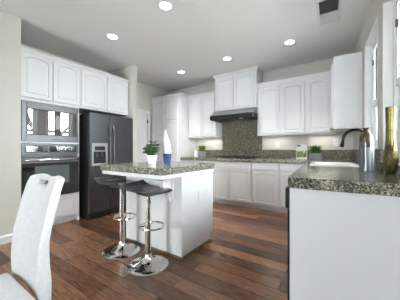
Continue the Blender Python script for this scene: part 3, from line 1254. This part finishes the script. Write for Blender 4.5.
# a bar of leather closes the top of the hand-hold
bx(bm, -1.365, -1.215, 0.462, 0.494, 0.951, 0.962)
o = obj('backrest', bm, 'leather_w', t, smooth=True, split=50)
md = o.modifiers.new('bevel', 'BEVEL')
md.width = 0.006
md.segments = 2
md.limit_method = 'ANGLE'
md.angle_limit = R(50)
bm = NB()
vs = bx(bm, -1.475, -1.09, -0.03, 0.375, 0.395, 0.465, 0.02, 3)
obj('seat', bm, 'leather_w', t, smooth=True)
for (lx, ly) in ((-1.45, 0.0), (-1.12, 0.0), (-1.45, 0.40), (-1.12, 0.40)):
    bm = NB()
    tube(bm, [(lx, ly, 0.0), (lx + (0.015 if lx < -1.3 else -0.015), ly - (0.02 if ly > 0.2 else -0.02), 0.394)], [0.012, 0.016], 12)
    obj('leg', bm, 'chrome', t, smooth=True)

# ---------------- things on the island


def leaf(bm, base, d, ln, wd, bend):
    d = Vector(d).normalized()
    side = d.cross(Vector((0, 0, 1)))
    side = side.normalized() if side.length > 0.01 else Vector((1, 0, 0))
    up = side.cross(d).normalized()
    rows = []
    for i in range(5):
        f = i / 4
        w_ = wd * math.sin(PI * (0.12 + 0.86 * f)) ** 0.8
        c_ = Vector(base) + d * ln * f - Vector((0, 0, 1)) * bend * f * f + up * 0.0
        rows.append((bm.verts.new(c_ - side * w_), bm.verts.new(c_ + up * (-0.15 * w_)), bm.verts.new(c_ + side * w_)))
    for a, b_ in zip(rows[:-1], rows[1:]):
        bm.faces.new((a[0], a[1], b_[1], b_[0]))
        bm.faces.new((a[1], a[2], b_[2], b_[1]))


t = thing('potted_plant', 'bushy green plant in a white tapered pot on the island', 'plant', (-1.83, 1.735, ZT + 0.0005), 0)
bm = NB()
lathe(bm, [(0.040, 0.0), (0.045, 0.004), (0.058, 0.09), (0.062, 0.092), (0.062, 0.105), (0.055, 0.105), (0.052, 0.085)], seg=32)
obj('pot', bm, 'pot', t, smooth=True)
bm = NB()
lathe(bm, [(0.0515, 0.080), (0.0515, 0.0845)], seg=24)
obj('soil', bm, 'soil', t)
bm = NB()
for k in range(15):
    a = 2 * PI * k / 15 + random.uniform(-.2, .2)
    rr_ = random.uniform(0.02, 0.08)
    tube(bm, [(0.015 * math.cos(a), 0.015 * math.sin(a), 0.0845), (rr_ * 0.6 * math.cos(a), rr_ * 0.6 * math.sin(a), 0.14), (rr_ * math.cos(a), rr_ * math.sin(a), 0.20)], 0.0018, 5)
obj('stems', bm, 'leaf', t)
bm = NB()
clumps = [(0.045, 0.02, 0.20), (-0.05, 0.0, 0.19), (0.0, 0.0, 0.235), (0.06, -0.02, 0.155), (-0.055, -0.03, 0.145), (0.0, -0.05, 0.17), (0.0, 0.05, 0.16), (-0.01, 0.0, 0.13)]
for k in range(230):
    c_ = clumps[k % len(clumps)]
    a = random.uniform(0, 2 * PI)
    e_ = random.uniform(-0.6, 1.2)
    rr_ = random.uniform(0.008, 0.036)
    p = (c_[0] + rr_ * math.cos(a), c_[1] + rr_ * math.sin(a), c_[2] + rr_ * math.sin(e_))
    leaf(bm, p, (math.cos(a), math.sin(a), e_ * 0.8), random.uniform(0.028, 0.042), random.uniform(0.016, 0.024), 0.008)
o = obj('foliage', bm, 'leaf', t, smooth=True)
o['kind'] = 'stuff'

t = thing('vase', 'slender pale teardrop vase with a cobalt blue base on the island', 'vase', (-1.745, 1.90, ZT + 0.0005), 0)
bm = NB()
lathe(bm, [(0.034, 0.0), (0.039, 0.005), (0.047, 0.06), (0.052, 0.122)], seg=36)
obj('vase_base', bm, 'blue', t, smooth=True)
bm = NB()
prof = [(0.0515, 0.1225), (0.053, 0.15), (0.051, 0.19), (0.046, 0.235), (0.038, 0.28), (0.028, 0.32), (0.018, 0.355), (0.010, 0.385), (0.003, 0.415)]
seg = 36
rings = []
for r_, z in prof:
    f = max(0, (z - 0.14) / 0.2)
    rings.append([bm.verts.new((-0.022 * f ** 1.3 + r_ * math.cos(2 * PI * i / seg), r_ * math.sin(2 * PI * i / seg), z)) for i in range(seg)])
for a, b_ in zip(rings[:-1], rings[1:]):
    for i in range(seg):
        j = (i + 1) % seg
        bm.faces.new((a[i], a[j], b_[j], b_[i]))
bm.faces.new(rings[-1])
bm.faces.new(rings[0][::-1])
obj('vase_neck', bm, 'pearl', t, smooth=True)

# ---------------- things on the worktops
# bottle
t = thing('ceramic_bottle', 'blue-grey glazed bottle with brown shoulders on the peninsula', 'bottle', (0.155, 2.105, ZT + 0.0005), 0)
bm = NB()
lathe(bm, [(0.046, 0.0), (0.049, 0.004), (0.0475, 0.02), (0.0475, 0.185)], seg=44)
obj('bottle_body', bm, 'bottle', t, smooth=True)
bm = NB()
lathe(bm, [(0.0475, 0.1855), (0.047, 0.225)], seg=44)
obj('glaze_band', bm, 'bottleband', t, smooth=True)
bm = NB()
lathe(bm, [(0.047, 0.2255), (0.0455, 0.245), (0.043, 0.27), (0.034, 0.29), (0.021, 0.308), (0.017, 0.32), (0.024, 0.328), (0.026, 0.336), (0.016, 0.336), (0.013, 0.31)], seg=44, cap=False)
obj('bottle_shoulder', bm, 'copper', t, smooth=True)

# gold vase
t = thing('gold_vase', 'tall hammered gold vase with a ribbed neck at right edge of the peninsula', 'vase', (0.277, 1.965, ZT + 0.0005), 0)
bm = NB()
lathe(bm, [(0.026, 0.0), (0.033, 0.006), (0.040, 0.03), (0.0435, 0.065), (0.0435, 0.10), (0.040, 0.135), (0.034, 0.17), (0.030, 0.20)], seg=44)
obj('vase_bulb', bm, 'goldham', t, smooth=True)
bm = NB()
lathe(bm, [(0.030, 0.2005), (0.026, 0.24), (0.0255, 0.32), (0.027, 0.40), (0.029, 0.462), (0.026, 0.462), (0.023, 0.40), (0.021, 0.25)], seg=72, cap=False, wob=lambda a, z: 1 + 0.035 * math.cos(12 * a))
obj('vase_neck', bm, 'gold', t, smooth=True)


def grass_pot(label, loc, r_, h_, gh, mat, n_, square=False, rz=0):
    t = thing('grass_pot', label, 'plant', loc, rz, 'small potted grasses on the worktop')
    bm = NB()
    if square:
        bx(bm, -r_ * 1.15, r_ * 1.15, -r_ * 0.8, r_ * 0.8, 0, h_, 0.004, 2)
    else:
        lathe(bm, [(r_ * 0.86, 0.0), (r_ * 0.9, 0.004), (r_, h_ - 0.004), (r_, h_), (r_ * 0.9, h_), (r_ * 0.88, h_ - 0.012)], seg=28)
    obj('pot', bm, mat, t, smooth=True)
    bm = NB()
    for k in range(n_):
        a = random.uniform(0, 2 * PI)
        q_ = random.uniform(0, 0.8) * r_
        x, y = q_ * math.cos(a) * (1.2 if square else 1), q_ * math.sin(a) * 0.85
        l_ = gh * random.uniform(0.65, 1.05)
        o_ = random.uniform(0.1, 0.55) * l_
        a2 = a + random.uniform(-0.6, 0.6)
        w_ = 0.004
        dx, dy = math.cos(a2), math.sin(a2)
        p = [(x, y, h_ - 0.002), (x + dx * o_ * 0.35, y + dy * o_ * 0.35, h_ + l_ * 0.6), (x + dx * o_, y + dy * o_, h_ + l_)]
        L = [(bm.verts.new((q[0] - dy * w_ * s_, q[1] + dx * w_ * s_, q[2])), bm.verts.new((q[0] + dy * w_ * s_, q[1] - dx * w_ * s_, q[2]))) for q, s_ in zip(p, (1, 0.9, 0.15))]
        for A_, B_ in zip(L[:-1], L[1:]):
            bm.faces.new((A_[0], A_[1], B_[1], B_[0]))
    o = obj('grass_blades', bm, 'grass', t)
    o['kind'] = 'stuff'
    return t


grass_pot('green grass in a round grey pot on the worktop left of the cooktop', (-2.70, 4.12, ZT + 0.0005), 0.088, 0.135, 0.14, 'potgrey', 260)
grass_pot('green grass in a low rectangular grey pot in the corner right of the card', (-0.405, 4.335, ZT + 0.0005), 0.088, 0.105, 0.15, 'potgrey', 260, True)

t = thing('canister', 'small white ceramic canister beside the round grass pot', 'canister', (-2.87, 4.13, ZT + 0.0005), 0)
bm = NB()
lathe(bm, [(0.047, 0), (0.051, 0.004), (0.051, 0.135), (0.048, 0.142)], seg=28)
obj('canister_body', bm, 'pot', t, smooth=True)
bm = NB()
lathe(bm, [(0.050, 0.1425), (0.050, 0.15), (0.02, 0.156), (0.012, 0.158), (0.014, 0.17), (0.008, 0.175)], seg=28)
obj('canister_lid', bm, 'pot', t, smooth=True)

# standing card with a green print
t = thing('print_card', 'white card with a green leafy print leaning on the backsplash', 'card', (-0.635, 4.335, ZT + 0.0005), R(3))
bm = NB()
vs = bx(bm, -0.095, 0.095, 0, 0.008, 0, 0.27, 0.002)
bmesh.ops.rotate(bm, verts=bm.verts, cent=(0, 0, 0), matrix=Matrix.Rotation(R(-12), 3, 'X'))
obj('card', bm, 'paper', t)
pr = newmat('leafy_print', (0.6, 0.6, 0.5), 0.6)
n, l, b = nodes(pr)
vv = n.new('ShaderNodeTexNoise')
vv.inputs['Scale'].default_value = 22
vv.inputs['Detail'].default_value = 3
l.new(coords(pr), vv.inputs['Vector'])
r = ramp(n, [(0.40, (0.10, 0.17, 0.05)), (0.52, (0.33, 0.42, 0.16)), (0.60, (0.72, 0.70, 0.60))])
l.new(vv.outputs['Fac'], r.inputs['Fac'])
l.new(r.outputs['Color'], b.inputs['Base Color'])
bm = NB()
bx(bm, -0.085, 0.085, -0.0015, -0.0002, 0.03, 0.15)
bmesh.ops.rotate(bm, verts=bm.verts, cent=(0, 0, 0), matrix=Matrix.Rotation(R(-12), 3, 'X'))
obj('leafy_picture', bm, pr, t)
bm = NB()
bx(bm, -0.085, -0.02, -0.0015, -0.0002, 0.235, 0.26)
bmesh.ops.rotate(bm, verts=bm.verts, cent=(0, 0, 0), matrix=Matrix.Rotation(R(-12), 3, 'X'))
obj('dark_heading', bm, 'blackmatte', t)

# ---------------- under-cabinet lights
for k, (x, w_, lab, pw_) in enumerate(((-2.62, 0.42, 'slim under-cabinet light left of the range hood', 0.95),
                                       (-1.10, 0.40, 'slim under-cabinet light just right of the range hood', 0.85),
                                       (-0.32, 0.34, 'slim under-cabinet light in the right-hand corner', 0.8))):
    t = thing('under_cabinet_light', lab, 'light', (x, 4.32, UZ0), 0, 'under-cabinet lights')
    bm = NB()
    bx(bm, -w_ / 2, w_ / 2, -0.03, 0.03, -0.016, -0.0005, 0.003)
    obj('light_housing', bm, 'plastic', t)
    area('under_cabinet_glow', (0, 0, -0.02), (0, 0, 0), w_, 0.05, pw_, (1.0, 0.95, 0.88), parent=t)

# ---------------- ceiling lights
labs = ['recessed ceiling light nearest the camera at the top of the picture',
        'recessed ceiling light above the oven and fridge side',
        'recessed ceiling light right of the range hood cabinet',
        'recessed ceiling light in front of the range hood cabinet',
        'recessed ceiling light near the pantry corner']
pos = [(-1.665, 1.786), (-2.754, 1.849), (-0.668, 3.433), (-1.716, 3.431), (-2.815, 3.489)]
for lab, (x, y) in zip(labs, pos):
    t = thing('ceiling_light', lab, 'light', (x, y, CEIL), 0, 'recessed ceiling lights')
    bm = NB()
    lathe(bm, [(0.088, -0.0005), (0.088, -0.006), (0.080, -0.010), (0.066, -0.008), (0.064, -0.0005)], seg=36, cap=False)
    obj('trim_ring', bm, 'trim', t, smooth=True)
    bm = NB()
    lathe(bm, [(0.063, -0.0045), (0.063, -0.001)], seg=32)
    obj('lens', bm, 'lamp', t)
    l_ = bpy.data.lights.new('downlight', 'SPOT')
    l_.energy = 68
    l_.spot_size = R(84)
    l_.spot_blend = 0.9
    l_.shadow_soft_size = 0.06
    l_.color = (1.0, 0.94, 0.86)
    lo = bpy.data.objects.new('downlight', l_)
    COL.objects.link(lo)
    lo.parent = t
    lo.location = (0, 0, -0.03)

# ceiling vent
t = thing('ceiling_vent', 'rectangular white ceiling vent with dark and light louvre halves', 'vent', (-0.135, 2.925, CEIL), R(2))
bm = NB()
hw, hl = 0.122, 0.258
bx(bm, -hw, -hw + 0.028, -hl, hl, -0.010, -0.0005, 0.002)
bx(bm, hw - 0.028, hw, -hl, hl, -0.010, -0.0005, 0.002)
bx(bm, -hw + 0.0285, hw - 0.0285, -hl, -hl + 0.02, -0.010, -0.0005, 0.002)
bx(bm, -hw + 0.0285, hw - 0.0285, hl - 0.02, hl, -0.010, -0.0005, 0.002)
bx(bm, -hw + 0.0285, hw - 0.0285, 0.02, 0.032, -0.010, -0.0005, 0.002)
obj('vent_frame', bm, 'trim', t)
bm = NB()
bx(bm, -hw + 0.0285, hw - 0.0285, -hl + 0.0205, hl - 0.0205, -0.0018, -0.0006)
obj('vent_duct', bm, 'blackmatte', t)
for i in range(15):
    y = -hl + 0.03 + i * 0.0165
    bm = NB()
    prism(bm, [(y, -0.0022), (y + 0.003, -0.0022), (y - 0.003, -0.009), (y - 0.006, -0.009)], 'x', -hw + 0.029, hw - 0.029)
    obj('louvre', bm, 'grey', t)
for i in range(12):
    y = 0.04 + i * 0.0158
    bm = NB()
    prism(bm, [(y, -0.0022), (y + 0.003, -0.0022), (y + 0.015, -0.009), (y + 0.012, -0.009)], 'x', -hw + 0.029, hw - 0.029)
    obj('louvre', bm, 'vent_grey', t)

# ------------------------------------------------------------------ outside, seen through and reflected from the windows
bm = NB()
bx(bm, 1.2, 24, -12, 20, -0.5, -0.4)
o = obj('ground_outside', bm, 'bounce_ground')
o['kind'] = 'structure'


def tree(label, x, y, seed):
    rnd = random.Random(seed)
    t = thing('bare_tree', label, 'tree', (x, y, -0.4), 0, 'bare trees outside')
    bm = NB()

    def grow(p, d, ln, r_, lev):
        q = p + d * ln * 0.5 + Vector((rnd.uniform(-.06, .06), rnd.uniform(-.06, .06), 0)) * ln
        e = p + d * ln
        tube(bm, [p, q, e], [r_, r_ * 0.85, r_ * 0.7], 6)
        if lev == 0:
            return
        for _ in range(3):
            nd = (d + Vector((rnd.uniform(-1, 1), rnd.uniform(-1, 1), rnd.uniform(-0.2, 0.7))) * 0.75).normalized()
            grow(e, nd, ln * rnd.uniform(0.62, 0.8), r_ * 0.66, lev - 1)
    grow(Vector((0, 0, 0)), Vector((0, 0, 1)), 1.5, 0.17, 5)
    obj('trunk_and_branches', bm, 'bark', t)
    return t


tree('bare tree outside the nearer kitchen window', 4.6, 4.2, 1)
tree('bare tree further outside the kitchen windows', 9.5, 12.5, 5)

# clipped hedge beyond the kitchen windows
rnd = random.Random(3)
bm = NB()
nx_, nz_ = 60, 34
g0 = [[bm.verts.new((1.4 + 5.0 * i / nx_, 12.0 + rnd.uniform(-.12, .12) + (0.35 if k > nz_ - 3 else 0), -0.4 + 3.5 * k / nz_ + rnd.uniform(-.05, .05))) for k in range(nz_ + 1)] for i in range(nx_ + 1)]
g1 = [[bm.verts.new((1.4 + 5.0 * i / nx_, 13.3 + rnd.uniform(-.12, .12) - (0.35 if k > nz_ - 3 else 0), -0.4 + 3.5 * k / nz_ + rnd.uniform(-.05, .05))) for k in range(nz_ + 1)] for i in range(nx_ + 1)]
for i in range(nx_):
    for k in range(nz_):
        bm.faces.new((g0[i][k], g0[i + 1][k], g0[i + 1][k + 1], g0[i][k + 1]))
        bm.faces.new((g1[i][k], g1[i][k + 1], g1[i + 1][k + 1], g1[i + 1][k]))
    bm.faces.new((g0[i][-1], g0[i + 1][-1], g1[i + 1][-1], g1[i][-1]))
for k in range(nz_):
    bm.faces.new((g0[0][k], g0[0][k + 1], g1[0][k + 1], g1[0][k]))
    bm.faces.new((g0[-1][k], g1[-1][k], g1[-1][k + 1], g0[-1][k + 1]))
M['hedge'] = mottled('hedge_green', (0.05, 0.07, 0.035), (0.12, 0.15, 0.08), 6, 0.8)
o = obj('hedge', bm, 'hedge')
tag(o, 'tall grey-green hedge outside beyond the kitchen windows', 'hedge')
